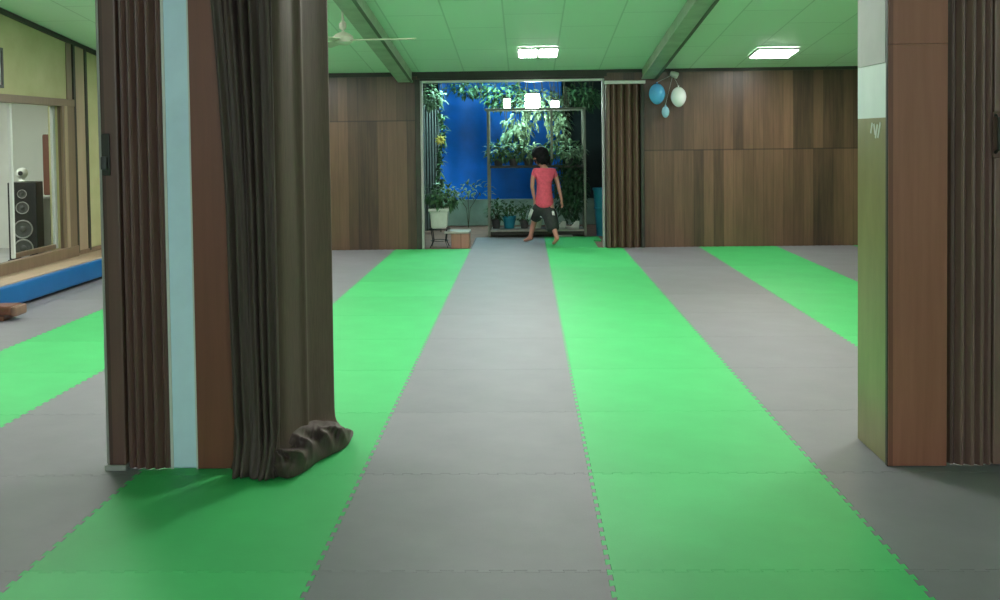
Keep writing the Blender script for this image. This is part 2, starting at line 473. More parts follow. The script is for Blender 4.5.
sp = speaker()
# little camera on the speaker
t = thing('desk_camera', 'small white rounded camera standing on the black loudspeaker', 'camera', (sp.location.x - .01, 11.45, .142 + .886), R(10))
q = MB(); q.lathe([(.05, 0), (.055, .008), (.03, .02), (.022, .05)], 20); auto_smooth(q.build('foot', M['white_wall'], t))
q = MB(); q.blob((0, 0, .10), (.065, .06, .062), 3); q.build('head', M['white_wall'], t, True)
q = MB(); q.lathe([(.026, 0), (.026, .008), (0, .012)], 16, Matrix.Translation((0, -.055, .10)) @ Matrix.Rotation(R(90), 4, 'X')); auto_smooth(q.build('lens', M['black'], t))
# cabinet & cupboard seen past the speaker
c1 = P(52, 254, 11.7)
t = thing('low_cabinet', 'pale grey low cabinet right of the loudspeaker behind glass', 'cabinet', (P(55, 250, 12.0).x, 12.0, .142))
q = MB(); q.box(-.22, .16, -.2, .2, .0, .68, .008); q.build('body', M['pale_grey'], t)
q = MB(); q.box(-.20, .14, -.215, -.2, .04, .64, .005); dd = q.build('door', M['pale_grey'], t)
q = MB(); q.box(.10, .115, -.235, -.215, .30, .42, .004); q.build('handle', M['white_metal'], dd)
t = thing('wall_cupboard', 'dark red-brown narrow cupboard above the low cabinet', 'cupboard', (P(59, 170, 12.55).x, 12.55, .83))
q = MB(); q.box(-.08, .2, -.24, .24, 0, .74, .006); q.build('body', M['board_red'], t)
q = MB(); q.box(-.075, .195, -.262, -.241, .01, .73, .004); q.build('door', M['board_red'], t)
# framed picture on the left wall
py = 9.30
t = thing('wall_picture', 'small framed grey photograph high on the olive wall', 'picture', (XL, py, 0))
zb, zt = 1.99, 2.37
q = MB()
for a in ((9.02, 9.62, zb, zb + .03), (9.02, 9.62, zt - .03, zt), (9.02, 9.05, zb + .03, zt - .03), (9.59, 9.62, zb + .03, zt - .03)):
    q.box(.003, .028, a[0] - py, a[1] - py, a[2], a[3], .003)
q.build('frame', M['dark_grey'], t)
q = MB(); q.box(.003, .015, 9.05 - py, 9.59 - py, zb + .03, zt - .03); q.build('print', M['photo_mat'], t)

# brown bench end lying on the mats
e = P(22, 316, 8.42)
t = thing('low_bench', 'low brown wooden bench end lying on grey mats', 'bench', (e.x, 8.42, 0), R(2))
q = MB(); q.box(-1.0, -.04, -.11, .11, .045, .125, .025, 4); auto_smooth(q.build('plank', M['bench_brown'], t))
q = MB(); q.box(-.05, .0, -.105, .105, .035, .12, .024, 4); auto_smooth(q.build('end_cap', M['bench_tan'], t))
for xx in (-.9, -.16):
    q = MB(); q.box(xx, xx + .05, -.09, .09, 0, .05, .004); q.build('foot', M['bench_brown'], t)

# ------------------------------------------------------------------ jigsaw mats
N, TD, GAP, TH = 12, .016, .0014, .022
def tooth_run(length, male):
    """list of (t, e) along an edge, teeth on a 1/N pitch"""
    out = []
    n = int(length * N + .001)
    wb, wt = .20 / N, .27 / N
    g = 0 if male else GAP
    for i in range(n):
        c = (i + .5) / N
        out += [(c - wb - g, 0), (c - wt - g, TD + g * .4), (c + wt + g, TD + g * .4), (c + wb + g, 0)]
    return out
def tile_mesh(w_, l_, mat, plain=''):
    o_ = []
    o_.append((GAP, GAP))
    if 's' not in plain: o_ += [(t, e + GAP) for t, e in tooth_run(w_, False)]
    o_.append((w_, GAP))
    if 'e' not in plain: o_ += [(w_ + e, t) for t, e in tooth_run(l_, True)]
    o_.append((w_, l_))
    if 'n' not in plain: o_ += [(t, l_ + e) for t, e in reversed(tooth_run(w_, True))]
    o_.append((GAP, l_))
    if 'w' not in plain: o_ += [(e + GAP, t) for t, e in reversed(tooth_run(l_, False))]
    t = bmesh.new()
    lo = [t.verts.new((x, y, -TH)) for x, y in o_]; hi = [t.verts.new((x, y, 0)) for x, y in o_]
    n = len(lo)
    for i in range(n):
        j = (i + 1) % n; t.faces.new((lo[i], lo[j], hi[j], hi[i]))
    S = TD + GAP * 1.4
    def face(*pts):
        f = t.faces.new([t.verts.new((x, y, 0)) for x, y in pts])
        f.normal_update()
        if f.normal.z < 0: f.normal_flip()
    bx = GAP if 'w' in plain else S
    by = GAP if 's' in plain else S
    face((bx, by), (w_, by), (w_, l_), (bx, l_))
    def band(length, put, lo_end):
        # strip between the notches of an edge, from its outer line (GAP) to the notch floor (S)
        r_ = tooth_run(length, False)
        cuts = [(lo_end, S if lo_end else GAP)]
        out = []
        prev_o, prev_i = lo_end, lo_end
        for a in range(0, len(r_), 4):
            out.append(((prev_o, GAP), (r_[a][0], GAP), (r_[a + 1][0], S), (prev_i, S)))
            prev_o, prev_i = r_[a + 3][0], r_[a + 2][0]
        out.append(((prev_o, GAP), (length, GAP), (length, S), (prev_i, S)))
        for q_ in out: face(*[put(*p_) for p_ in q_])
    if 's' not in plain: band(w_, lambda a, e: (a, e), bx if 'w' not in plain else GAP)
    if 'w' not in plain: band(l_, lambda a, e: (e, a), GAP if 's' in plain else S)
    if 's' not in plain and 'w' not in plain: pass
    if 'e' not in plain:
        r_ = tooth_run(l_, True)
        for a in range(0, len(r_), 4): face(*[(w_ + e, q_) for q_, e in r_[a:a + 4]])
    if 'n' not in plain:
        r_ = tooth_run(w_, True)
        for a in range(0, len(r_), 4): face(*[(q_, l_ + e) for q_, e in r_[a:a + 4]])
    if 's' not in plain and 'w' not in plain: face((GAP, GAP), (S, GAP), (S, S), (GAP, S))
    m = bpy.data.meshes.new('foam_mat'); t.to_mesh(m); t.free(); m.materials.append(mat)
    return m
tm = {'green': tile_mesh(1, 1, M['green_mat']), 'grey': tile_mesh(1, 1, M['grey_mat'])}
X0 = -4.74
strips = [('grey', 'along the blue padded ledge itself'), ('green', 'in the strip nearest the blue ledge'), ('grey', 'in the strip beside the brown folding door'),
          ('green', 'in the strip under the pale blue pillar'), ('grey', 'in the strip leading out the doorway'), ('green', 'in the strip beside the doorway strip, facing the taupe folding door'),
          ('grey', 'in the strip meeting the olive pillar'), ('green', 'in the strip behind the olive pillar'), ('grey', 'in the corner strip behind the olive pillar'), ('green', 'in the strip along the right wall')]
strips[5] = ('green', 'in the strip right of the doorway strip')
ordn = ['first', 'second', 'third', 'fourth', 'fifth', 'sixth', 'seventh', 'eighth', 'ninth', 'tenth', 'eleventh', 'twelfth']
def add_tile(mesh, colr, x, y, label):
    o = bpy.data.objects.new('foam_mat', mesh); C.objects.link(o); o.location = (x, y, 0)
    return prop(o, label, 'mat', colr + ' jigsaw foam mats')
for si, (colr, where) in enumerate(strips):
    for k in range(12):
        x, y = X0 + si, 12.45 - k
        lab = f'{ordn[k]} {colr} foam mat from the back wall, {where}'
        if si == 4 and k == 0: lab = 'first grey foam mat inside the doorway, in the strip leading out'
        add_tile(tm[colr], colr, x, y, lab)
add_tile(tm['grey'], 'grey', -.74, 13.45, 'grey foam mat passing through the doorway under the walking person')
add_tile(tile_mesh(1, .52, M['grey_mat'], 'n'), 'grey', -.74, 14.45, 'cut grey foam mat at the patio end of the doorway strip')
add_tile(tile_mesh(.69, .98, M['green_mat'], 'es'), 'green', .26, 13.47, 'cut green foam mat in the doorway by the right jamb')
add_tile(tile_mesh(.80, .52, M['green_mat'], 'en'), 'green', .26, 14.45, 'cut green foam mat out on the patio before the teal bin')

# ------------------------------------------------------------------ pillars
PT = 2.98
pl = thing('pillar', 'pale blue painted pillar between folding door and curtain', 'pillar', (-1.60, 4.55, 0), kind='structure')
b = MB(); b.box(0, .24, 0, .40, 0, 3.2, .006); b.build('core', M['blue_paint'], pl)
b = MB(); b.box(.122, .290, -.018, -.001, .004, 3.2, .003); b.build('cladding_board', M['board_red'], pl)
b = MB(); b.box(.114, .123, -.012, -.001, .0, 3.2); b.build('edge_strip', M['white_metal'], pl)
b = MB(); b.box(-.004, .008, -.006, -.001, .0, 3.2); b.build('edge_strip', M['white_metal'], pl)

pr = thing('pillar', 'pillar with olive and mint painted side and brown board front', 'pillar', (1.582, 4.55, 0), kind='structure')
b = MB(); b.box(0, .25, 0, .40, 0, 3.2, .004); b.build('core', M['dado'], pr)
b = MB(); b.box(-.001, .252, -.02, -.001, .004, 1.85, .001); b.build('cladding_board', M['board_tan'], pr)
b = MB(); b.box(-.001, .252, -.02, -.001, 1.8515, 3.2, .001); b.build('cladding_board', M['board_tan'], pr)
b = MB(); b.box(-.004, .002, -.012, .012, 0, 3.2, .001); b.build('edge_strip', M['dark_trim'], pr)
b = MB(); b.box(-.006, -.001, .012, .38, 1.775, 3.2, .001); b.build('side_panel', M['pale_grey'], pr)
b = MB()
for (y0, a_, z0, h_) in ((.10, 25, 1.48, .075), (.135, 22, 1.475, .065), (.16, -20, 1.485, .05), (.20, 24, 1.49, .05)):
    b.box(-.003, -.0003, -.006, .006, -h_ / 2, h_ / 2, 0, 1, Matrix.Translation((0, y0, z0)) @ Matrix.Rotation(R(a_), 4, 'X'))
b.build('scratch', M['shoe_white'], pr)

# ------------------------------------------------------------------ folding doors (accordion panels)
def folded_profile(pts, th):
    """zigzag polyline as a thin closed outline"""
    P2 = [Vector((x, y)) for x, y in pts]; A, B = [], []
    for i, p_ in enumerate(P2):
        d0 = (P2[i] - P2[i - 1]).normalized() if i else None
        d1 = (P2[i + 1] - P2[i]).normalized() if i < len(P2) - 1 else None
        d_ = ((d0 or d1) + (d1 or d0))
        d_ = d_.normalized() if d_.length > .05 else (d1 or d0)
        n_ = Vector((-d_.y, d_.x)); k = 1 / max(.5, abs(n_.dot(Vector((-(d1 or d0).y, (d1 or d0).x)))))
        A.append(p_ + n_ * th / 2 * k); B.append(p_ - n_ * th / 2 * k)
    return [tuple(v) for v in A + B[::-1]]
def leaf_panel(q, x0, y0, x1, y1, z0, z1, th=.014):
    a = math.atan2(y1 - y0, x1 - x0); ln = math.hypot(x1 - x0, y1 - y0)
    q.box(0, ln, -th / 2, th / 2, z0, z1, .005, 2, Matrix.Translation((x0, y0, 0)) @ Matrix.Rotation(a, 4, 'Z'))

fd = thing('folding_door', 'dark brown folded accordion door left of pale blue pillar', 'folding door', (-1.882, 4.55, 0))
q = MB(); q.box(.008, .085, -.03, .045, .025, 3.2, .008, 2); q.build('lead_post', M['fold_wood'], fd)
q = MB(); q.box(-.010, .010, -.012, .05, .025, 3.2, .003); q.build('edge_strip', M['off_white'], fd)
q = MB(); q.box(-.012, .085, -.034, .05, .0, .025, .003); q.build('bottom_strip', M['off_white'], fd)
zig = [(.090, .02), (.102, -.012), (.120, .012), (.140, -.022), (.162, .008), (.182, -.030), (.204, .006), (.226, -.030), (.250, .006), (.266, -.014), (.284, .03)]
for a, c in zip(zig, zig[1:]):
    q = MB(); leaf_panel(q, *a, *c, .006, 3.2, .016); q.build('panel', M['fold_wood'], fd)
hz = P(105, 154, 4.52).z
hd = MB(); hd.box(.014, .050, -.042, -.03, hz - .095, hz + .09, .004, 2); hd = hd.build('handle_plate', M['dark_trim'], fd)
q = MB(); q.box(.018, .044, -.066, -.042, hz - .07, hz - .01, .008, 2); q.build('latch', M['dark_grey'], hd)

fd = thing('folding_door', 'taupe folded accordion door right of the brown board pillar', 'folding door', (1.85, 4.55, 0))
zig = [(.0, .04), (.014, .0), (.030, .02), (.050, -.02), (.070, .012), (.092, -.028), (.112, .010), (.132, -.028), (.152, .012), (.170, -.015), (.180, .02)]
for a, c in zip(zig, zig[1:]):
    q = MB(); leaf_panel(q, *a, *c, .006, 3.2, .014); q.build('panel', M['fold_wood_right'], fd)
q = MB(); q.box(.180, .262, -.03, .045, .012, 3.2, .008, 2); q.build('lead_post', M['fold_wood_right'], fd)
q = MB(); q.box(.262, .272, -.025, .04, .012, 3.2, .003); q.build('edge_strip', M['off_white'], fd)
hz = P(997, 135, 4.5).z
hx = P(998, 135, 4.5).x - 1.85
q = MB(); q.box(hx - .016, hx + .045, -.036, -.03, hz - .098, hz + .10, .003); hp = q.build('handle_plate', M['fold_wood'], fd)
q = MB(); q.tube([(hx - .004, -.036, hz + .085), (hx - .004, -.07, hz + .075), (hx - .004, -.07, hz - .06), (hx - .004, -.036, hz - .075)], .008, 8); q.build('pull', M['dark_trim'], hp)

fd = thing('folding_door', 'walnut folded accordion door beside the patio doorway', 'folding door', (1.055, YB - .09, 0))
zig = []
nx = 8
for i in range(nx + 1): zig.append((.055 + i * .40 / nx, -.03 if i % 2 else .055))
for a, c in zip(zig, zig[1:]):
    q = MB(); leaf_panel(q, *a, *c, .004, 2.14, .014); q.build('panel', M['fold_wood_back'], fd)
q = MB(); q.box(.0, .055, -.035, .05, .004, 2.14, .006); q.build('lead_post', M['fold_wood_back'], fd)
q = MB(); q.box(.455, .50, -.035, .06, .004, 2.14, .006); q.build('end_post', M['dark_trim'], fd)
q = MB(); q.box(-.01, .52, -.03, .06, 2.142, 2.185, .004); q.build('top_track', M['white_metal'], fd)

# ------------------------------------------------------------------ curtain
ct = thing('curtain', 'dark brown floor-length curtain bunched on the mat', 'curtain', (-1.2, 4.5, 0))
def cloc(x, y, z): return Vector((x + 1.2, y - 4.5, z))
def pleat(u, v):
    z = v * 3.2
    s = min(1, max(0, (2.07 - z) / 2.07))
    xl = -1.365 + .085 * s + .012 * math.sin(s * 5)
    xr = -1.085 - .0 * s
    x = xl + (xr - xl) * u
    ph = u * 2 * PI * 5.5 + .5 * math.sin(u * 7 + 1)
    fl = max(0, 1 - z / .28)
    amp = .030 * (1 - .25 * s) + .018 * fl
    y = 4.475 + amp * math.sin(ph) + .012 * math.sin(ph * 2.3 + z * 1.1) - .075 * fl * fl * (.4 + .6 * u) + .01 * noise.noise(Vector((u * 9, z * 2, 0)))
    x += .010 * math.cos(ph) + .012 * fl * math.sin(ph + z * 18)
    return cloc(x, y, max(.006, z + .01 * fl * math.sin(ph * 1.3)))
q = MB(); q.grid(pleat, 150, 120, .004); q.build('pleated_cloth', M['curtain'], ct, True)
def flat(u, v):
    z = .035 + v * 3.16
    xs, ys = -1.105, 4.475
    xe, ye = -.947, 4.94
    top = max(0, (z - .3) / 1.8)
    x = xs + (xe - xs) * u; y = ys + (ye - ys) * u
    n_ = Vector((ye - ys, -(xe - xs))).normalized()
    off = .012 * math.sin(u * 2 * PI * 1.0 + .8) + .016 * math.exp(-((u - .5) / .05) ** 2) + .006 * noise.noise(Vector((u * 4, z * 1.2, 5)))
    off += -.03 * math.exp(-(u / .06) ** 2)
    k_ = max(0, 1 - z / .16); off -= .10 * k_ * k_ * (.6 + .4 * math.sin(u * 9)) * (-1)
    return cloc(x - n_.x * off * -1, y + n_.y * off, z)
q = MB(); q.grid(flat, 60, 70, .005); q.build('flat_cloth', M['curtain_flat'], ct, True)
# bunched hem: cloth slumped on the mat, from the toe on the floor over a crumpled ridge up to the hanging cloth
def ground(px, py):
    d = ROT @ Vector(((px - PX) / F, -(py - PY) / F, -1))
    return Vector((0, CY, H)) + d * (-(H - .006) / d.z)
toe = [(231, 469), (250, 471), (268, 473), (288, 478), (303, 472), (315, 463), (330, 455), (345, 447), (350, 438), (343, 434)]
rdg = [(233, 452), (250, 448), (266, 448), (283, 450), (297, 442), (309, 434), (322, 427), (336, 422), (345, 431), (341, 431)]
bas = [(232, 436), (250, 434), (266, 436), (281, 446), (292, 432), (304, 424), (316, 419), (328, 416), (335, 420), (334, 424)]
rows = []
for a, b_, c_ in zip(toe, rdg, bas):
    T = ground(*a); Rg = P(*b_, T.y + .05); Bs = P(*c_, T.y + .11)
    U = T + Vector((.0, .10, 0)); Bl = T.lerp(Rg, .6) + Vector((.020, -.04, .022))
    rows.append([U, T, Bl, Rg, Bs])
def cat(pts, t):
    n_ = len(pts) - 1; k_ = min(int(t * n_), n_ - 1); f_ = t * n_ - k_
    p0 = pts[max(k_ - 1, 0)]; p1 = pts[k_]; p2 = pts[k_ + 1]; p3 = pts[min(k_ + 2, n_)]
    return .5 * ((2 * p1) + (p2 - p0) * f_ + (2 * p0 - 5 * p1 + 4 * p2 - p3) * f_ * f_ + (3 * p1 - p0 - 3 * p2 + p3) * f_ ** 3)
def hem(u, v):
    p_ = cat([cat(r_, v) for r_ in rows], u)
    w_ = math.sin(PI * min(1, max(0, (v - .2) / .8)))
    n1 = noise.noise(Vector((u * 9 + v * 2.5, v * 2.0, 1.7)))
    n2 = noise.noise(Vector((u * 17 - v * 4, v * 4.0, 6.1)))
    crease = .050 * (1 - 2.4 * abs(n1)) + .016 * (1 - 2 * abs(n2)) - .022
    fine = .010 * math.sin(u * 2 * PI * 13) * max(0, 1 - u / .38)
    p_ = p_ + Vector((.25, -.85, .45)) * (crease + fine) * w_
    p_.z = max(.005 + .002 * v, p_.z)
    return cloc(p_.x, p_.y, p_.z)
q = MB(); q.grid(hem, 150, 60, .004); q.build('bunched_hem', M['curtain'], ct, True)
# ------------------------------------------------------------------ ceiling beams
def beam(x, label):
    t = thing('ceiling_beam', label, 'beam', (x, 11.0, zc(11.0)), kind='structure')
    t.rotation_euler = (-math.atan(.106), 0, 0)
    q = MB(); q.box(-.085, .085, -6.0, 2.44, -.125, -.002); q.build('web', M['steel_green'], t)
    q = MB(); q.box(-.10, .10, -6.0, 2.44, -.142, -.125, .003); q.build('flange', M['steel_green'], t)
    q = MB(); q.box(.066, .102, -6.0, 2.44, -.150, -.142, .002); q.build('cable_strip', M['steel_dark'], t)
    return t
bl = beam(-1.555, 'grey-green ceiling beam running above the left plank wall')
br = beam(1.625, 'grey-green ceiling beam running above the walnut folding door')
t = thing('beam_bracket', 'pale bracket under the end of the left ceiling beam', 'bracket', (P(401, 77, 13.40).x, 13.42, P(401, 77, 13.42).z))
q = MB(); q.box(-.05, .03, -.03, .03, -.03, .04, .006, 2); q.box(-.03, .05, -.045, -.03, -.035, -.005, .004); q.build('plate', M['pale_grey'], t)

# ------------------------------------------------------------------ lights
for dx in (-.12, .12):
    t = light_panel('ceiling_light', .165 + dx, 12.1, .20, .46, M['led'], ('left' if dx < 0 else 'right') + ' one of the paired bright panels above the doorway', 'paired ceiling light panels')
light_panel('ceiling_light', 2.98, 12.35, .46, .46, M['led'], 'bright square panel on the ceiling above the right plank wall', 'square ceiling light panels')
hid = 'square light panel on the ceiling outside the frame'
for X, Y in ((-3.0, 12.2), (-3.0, 9.0), (.05, 8.7), (-3.0, 6.6), (.05, 6.6), (2.98, 6.6)):
    light_panel('ceiling_light', X, Y, .5, .5, M['led'] if Y > 7 else M['led_mid'], hid, 'square ceiling light panels')
light_panel('ceiling_light', 2.85, 9.0, .5, .4, M['led_warm'], 'warm ceiling lamp at the upper edge above the olive pillar', 'warm ceiling lamps')
for X, Y in ((-2.2, -1.8), (2.6, -1.8), (.2, -1.8)):
    light_panel('ceiling_light', X, Y, .5, .5, M['led_near'], hid, 'square ceiling light panels')

for X in (-2.6, .2, 2.9):  # unseen tubes added to brighten the fronts of pillars, boards and doors
    t = thing('tube_light', 'long tube light on the wall behind the viewer', 'tube light', (X, YF + .002, 2.5), group='tube lights behind the viewer')
    q = MB(); q.box(-.62, .62, 0, .05, -.05, .05, .006); q.build('housing', M['white_metal'], t)
    q = MB(); q.box(-.6, .6, .052, .10, -.075, .075, .015, 2); q.build('diffuser', M['tube'], t)

# ceiling fan
fx, fy = P(343, 36, 9.5).x, 9.5
fz = P(343, 40, 9.5).z
t = thing('ceiling_fan', 'cream ceiling fan with thin blades behind the curtain', 'ceiling fan', (fx, fy, fz), 0)
q = MB(); q.lathe([(.0, -.05), (.05, -.045), (.09, -.02), (.095, .03), (.06, .06), (.02, .075), (.012, .08)], 24); auto_smooth(q.build('motor', M['fan_cream'], t))
q = MB(); q.tube([(0, 0, .08), (0, 0, zc(fy) - fz - .05)], .012, 10); q.build('rod', M['fan_cream'], t)
q = MB(); q.lathe([(.02, zc(fy) - fz - .08), (.05, zc(fy) - fz - .045), (.06, zc(fy) - fz - .012)], 20); auto_smooth(q.build('canopy', M['black'], t))
q = MB(); q.lathe([(.028, .10), (.034, .12), (.034, .15), (.02, .17)], 16); q.build('coupling', M['fan_cream'], t)
for k in range(3):
    q = MB(); q.box(.08, .68, -.06, .06, -.006, .002, .003, 1, Matrix.Rotation(R(-5 + 120 * k), 4, 'Z') @ Matrix.Rotation(R(9), 4, 'X')); q.build('blade', M['fan_cream'], t)

# wall spotlight, and balloons standing in for soft blue and white spots
sl = P(673, 73, 13.4)
t = thing('wall_spotlight', 'small white spotlight under the beam above the balloons', 'spotlight', (sl.x, 13.44, sl.z))
q = MB(); q.box(-.05, .05, .0, .058, -.02, .03, .006); q.build('base', M['dark_grey'], t)
q = MB(); q.lathe([(0, 0), (.03, .005), (.038, .03), (.042, .10), (.036, .105), (.03, .09)], 20, Matrix.Translation((-.03, .0, .0)) @ Matrix.Rotation(R(112), 4, 'Y') @ Matrix.Rotation(R(18), 4, 'X')); auto_smooth(q.build('lamp_head', M['white_wall'], t))
def standin_balloon(px, py, r, h, m, label):
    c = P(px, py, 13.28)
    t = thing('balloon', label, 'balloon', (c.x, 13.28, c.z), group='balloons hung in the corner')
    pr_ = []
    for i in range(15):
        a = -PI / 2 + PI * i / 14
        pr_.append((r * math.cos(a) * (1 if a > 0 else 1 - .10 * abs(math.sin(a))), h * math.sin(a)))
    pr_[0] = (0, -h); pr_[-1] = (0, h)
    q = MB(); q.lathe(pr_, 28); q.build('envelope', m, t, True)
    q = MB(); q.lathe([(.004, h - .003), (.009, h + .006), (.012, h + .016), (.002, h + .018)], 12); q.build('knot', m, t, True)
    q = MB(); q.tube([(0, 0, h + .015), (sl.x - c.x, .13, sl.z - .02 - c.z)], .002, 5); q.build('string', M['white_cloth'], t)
standin_balloon(657, 94, .105, .135, M['balloon_blue'], 'blue balloon hanging left of the white balloon')
standin_balloon(678.5, 97, .10, .13, M['balloon_white'], 'white balloon hanging under the small spotlight')
standin_balloon(665.5, 112, .05, .075, M['balloon_pale'], 'small pale blue balloon hanging lowest of the three')

# ------------------------------------------------------------------ patio beyond the doorway
b = MB(); b.box(-2.4, 1.5, YB + .1, 18.0, -.17, -.024); struct(b.build('floor', M['terracotta']), 'pinkish brown patio floor beyond the doorway', 'floor')
b = MB(); b.box(-2.4, 1.5, 17.7, 17.8, -.02, 3.2); struct(b.build('wall_back', M['dark_render']), 'dark rear wall of the patio', 'wall')
b = MB(); b.box(1.34, 1.44, YB + .1, 17.7, -.02, 3.2); struct(b.build('wall_right', M['dark_render']), 'dark right wall of the patio', 'wall')
b = MB(); b.box(-2.3, -2.2, YB + .1, 17.7, -.02, 3.2); struct(b.build('wall_left', M['dark_render']), 'dark left wall of the patio', 'wall')
b = MB(); b.box(-2.2, 1.34, 17.2, 17.35, -.02, .42, .01); struct(b.build('wall_low', M['pale_render']), 'pale low patio wall below the blue tarpaulin', 'wall')
# grey column at the left of the patio
x0, x1 = P(424, 150, 16.4).x - .15, P(439.5, 150, 16.4).x
b = MB()
outl = []
nr = 9
for i in range(nr * 2 + 1):
    outl.append((x0 + (x1 - x0) * i / (nr * 2), 16.4 - (.02 if i % 2 else 0)))
outl += [(x1, 16.55), (x0, 16.55)]
b.prism(outl, -.02, P(430, 96, 16.4).z)
o = b.build('corrugated_panel', speckle('corrugated_grey', (.085, .10, .095), .2, 6, .6)); prop(o, 'grey corrugated panel at the left edge of the patio', 'panel')
# tarpaulin
ta, tb = P(438, 82, 17.4), P(563, 207, 17.4)
tz0 = P(480, 204, 17.4).z
t = MB()
def tarpf(u, v):
    x = ta.x + (tb.x - ta.x) * u; z = tz0 + (2.55 - tz0) * v
    y = 17.45 + .02 * math.sin(x * 5 + .6 * z) + .015 * math.sin(x * 13) + .03 * noise.noise(Vector((x * 2, z * 2, 0)))
    return Vector((x, y, z + .03 * math.sin(u * 9) * (1 - v)))
t.grid(tarpf, 60, 40, .004)
o = t.build('tarpaulin', M['tarp'], None, True); prop(o, 'bright blue tarpaulin hung behind the patio plants', 'tarpaulin')

for kx in (.15, .5, .85):
    q = MB(); X_ = ta.x + (tb.x - ta.x) * kx; q.tube([(X_, 17.45, 2.53), (X_ + .02, 17.46, 2.81)], .006, 6); q.build('tie_rope', M['white_cloth'], o)

def foliage(q, c, rx, ry, rz, n, L_, W_, droop=.3, seed=1):
    r_ = random.Random(seed)
    for i in range(n):
        while True:
            a = Vector((r_.uniform(-1, 1), r_.uniform(-1, 1), r_.uniform(-1, 1)))
            if a.length <= 1: break
        p_ = Vector(c) + Vector((a.x * rx, a.y * ry, a.z * rz))
        d_ = Vector((a.x + r_.uniform(-.7, .7), a.y + r_.uniform(-.9, .5), a.z * .5 - droop + r_.uniform(-.6, .6)))
        if d_.length < .05: d_ = Vector((0, -1, 0))
        k = r_.uniform(.6, 1.2)
        q.leaf(p_, d_, Vector((0, 0, 1)), L_ * k, W_ * k)

# potted plant on a wire stand
pc = P(439.5, 228, 13.95)
t = thing('plant_stand', 'black wire plant stand beside the left door jamb', 'plant stand', (pc.x, 13.95, -.024))
zt_ = pc.z + .024
q = MB(); q.tube([(.15 * math.cos(a), .15 * math.sin(a), zt_ - .008) for a in [2 * PI * i / 24 for i in range(25)]], .007, 6); q.build('ring', M['wire'], t)
q = MB(); q.tube([(.12 * math.cos(a), .12 * math.sin(a), .09) for a in [2 * PI * i / 24 for i in range(25)]], .005, 6); q.build('ring', M['wire'], t)
for k in range(4):
    a = PI / 4 + k * PI / 2
    q = MB(); q.tube([(.17 * math.cos(a), .17 * math.sin(a), 0), (.12 * math.cos(a), .12 * math.sin(a), .09), (.15 * math.cos(a), .15 * math.sin(a), zt_ - .008)], .007, 6); q.build('leg', M['wire'], t)
t = thing('potted_plant', 'leafy plant in square white pot on the wire stand', 'potted plant', (pc.x, 13.95, pc.z))
q = MB(); tt = bmesh.new(); bmesh.ops.create_cube(tt, size=1)
for v in tt.verts:
    k = .10 if v.co.z < 0 else .125
    v.co = Vector((math.copysign(k, v.co.x), math.copysign(k, v.co.y), 0 if v.co.z < 0 else .25))
bmesh.ops.bevel(tt, geom=tt.edges[:], offset=.012, segments=2, affect='EDGES'); q.add(tt)
q.box(-.14, .14, -.14, .14, .235, .275, .008, 2); q.build('pot', M['pot_white'], t)
q = MB()
r_ = random.Random(4)
for i in range(9): q.tube([(r_.uniform(-.05, .05), r_.uniform(-.05, .05), .25), (r_.uniform(-.2, .25), r_.uniform(-.1, .1), .45)], .006, 5)
q.build('stem', M['stem'], t)
q = MB(); foliage(q, (.04, 0, .42), .27, .18, .15, 300, .10, .055, .2, 5); q.build('foliage', M['leaf'], t)

# low wooden step
t = thing('wooden_step', 'low pinkish wooden step box beside the grey doorway mat', 'step', (-.885, 13.9, -.024))
q = MB(); q.box(-.125, .12, -.15, .20, 0, .20, .004); q.build('box', M['step_wood'], t)
q = MB(); q.box(-.22, .125, -.165, .21, .20, .225, .004); q.build('tread', M['shelf_board'], t)

# rack
RY0, RY1 = 15.16, 15.62
rz_top = P(535, 108.5, RY0).z
px_posts = [488.5, 552, 585]
rx = [P(p_, 170, RY0).x for p_ in px_posts]
t = thing('plant_rack', 'tall pale metal rack full of plants on the patio', 'rack', (0, RY0, -.024))
for X_ in rx:
    for yy in ((0, RY1 - RY0) if X_ != rx[1] else (0,)):
        q = MB(); q.box(X_ - .018, X_ + .018, yy, yy + .036, 0 if X_ != rx[1] else 1.16, rz_top, .003); q.build('post', M['rack_metal'], t)
for yy in (0, RY1 - RY0):
    q = MB(); q.box(rx[0] - .05, rx[2] + .03, yy, yy + .036, rz_top, rz_top + .035, .003); q.build('top_bar', M['rack_metal'], t)
q = MB(); q.box(rx[0] + .02, rx[2] - .02, .0, .5, .085, .115, .004); q.build('shelf', M['shelf_board'], t)
q = MB(); q.box(rx[0] + .02, rx[2] - .02, .0, .036, .03, .085, .004); q.build('lower_rail', M['dark_trim'], t)
zmid = P(530, 166, RY0).z + .024
q = MB(); q.box(rx[0] + .02, rx[2] - .02, .08, .5, zmid - .03, zmid, .004); q.build('shelf', M['dark_trim'], t)

def pot_plant(px, zb, r, h, m, label, leafm, n, spread, hh, L_=.09, seed=3, droop=.2, Y=15.40, group='pots on the patio rack'):
    X_ = P(px, 200, Y).x
    t = thing('potted_plant', label, 'potted plant', (X_, Y, zb), group=group)
    q = MB(); q.lathe([(r * .72, 0), (r, h * .85), (r * 1.08, h * .86), (r * 1.08, h), (r * .93, h), (r * .9, h * .9), (0, h * .9)], 24); auto_smooth(q.build('pot', m, t))
    q = MB(); r_ = random.Random(seed)
    for i in range(5): q.tube([(r_.uniform(-.03, .03), r_.uniform(-.03, .03), h * .88), (r_.uniform(-spread, spread) * .5, r_.uniform(-.05, .05), h + hh)], .005, 5)
    q.build('stem', M['stem'], t)
    q = MB(); foliage(q, (0, 0, h + hh * .8), spread, .16, hh, n, L_, L_ * .5, droop, seed); q.build('foliage', leafm, t)
    return t
zs = .115 - .024 + .001
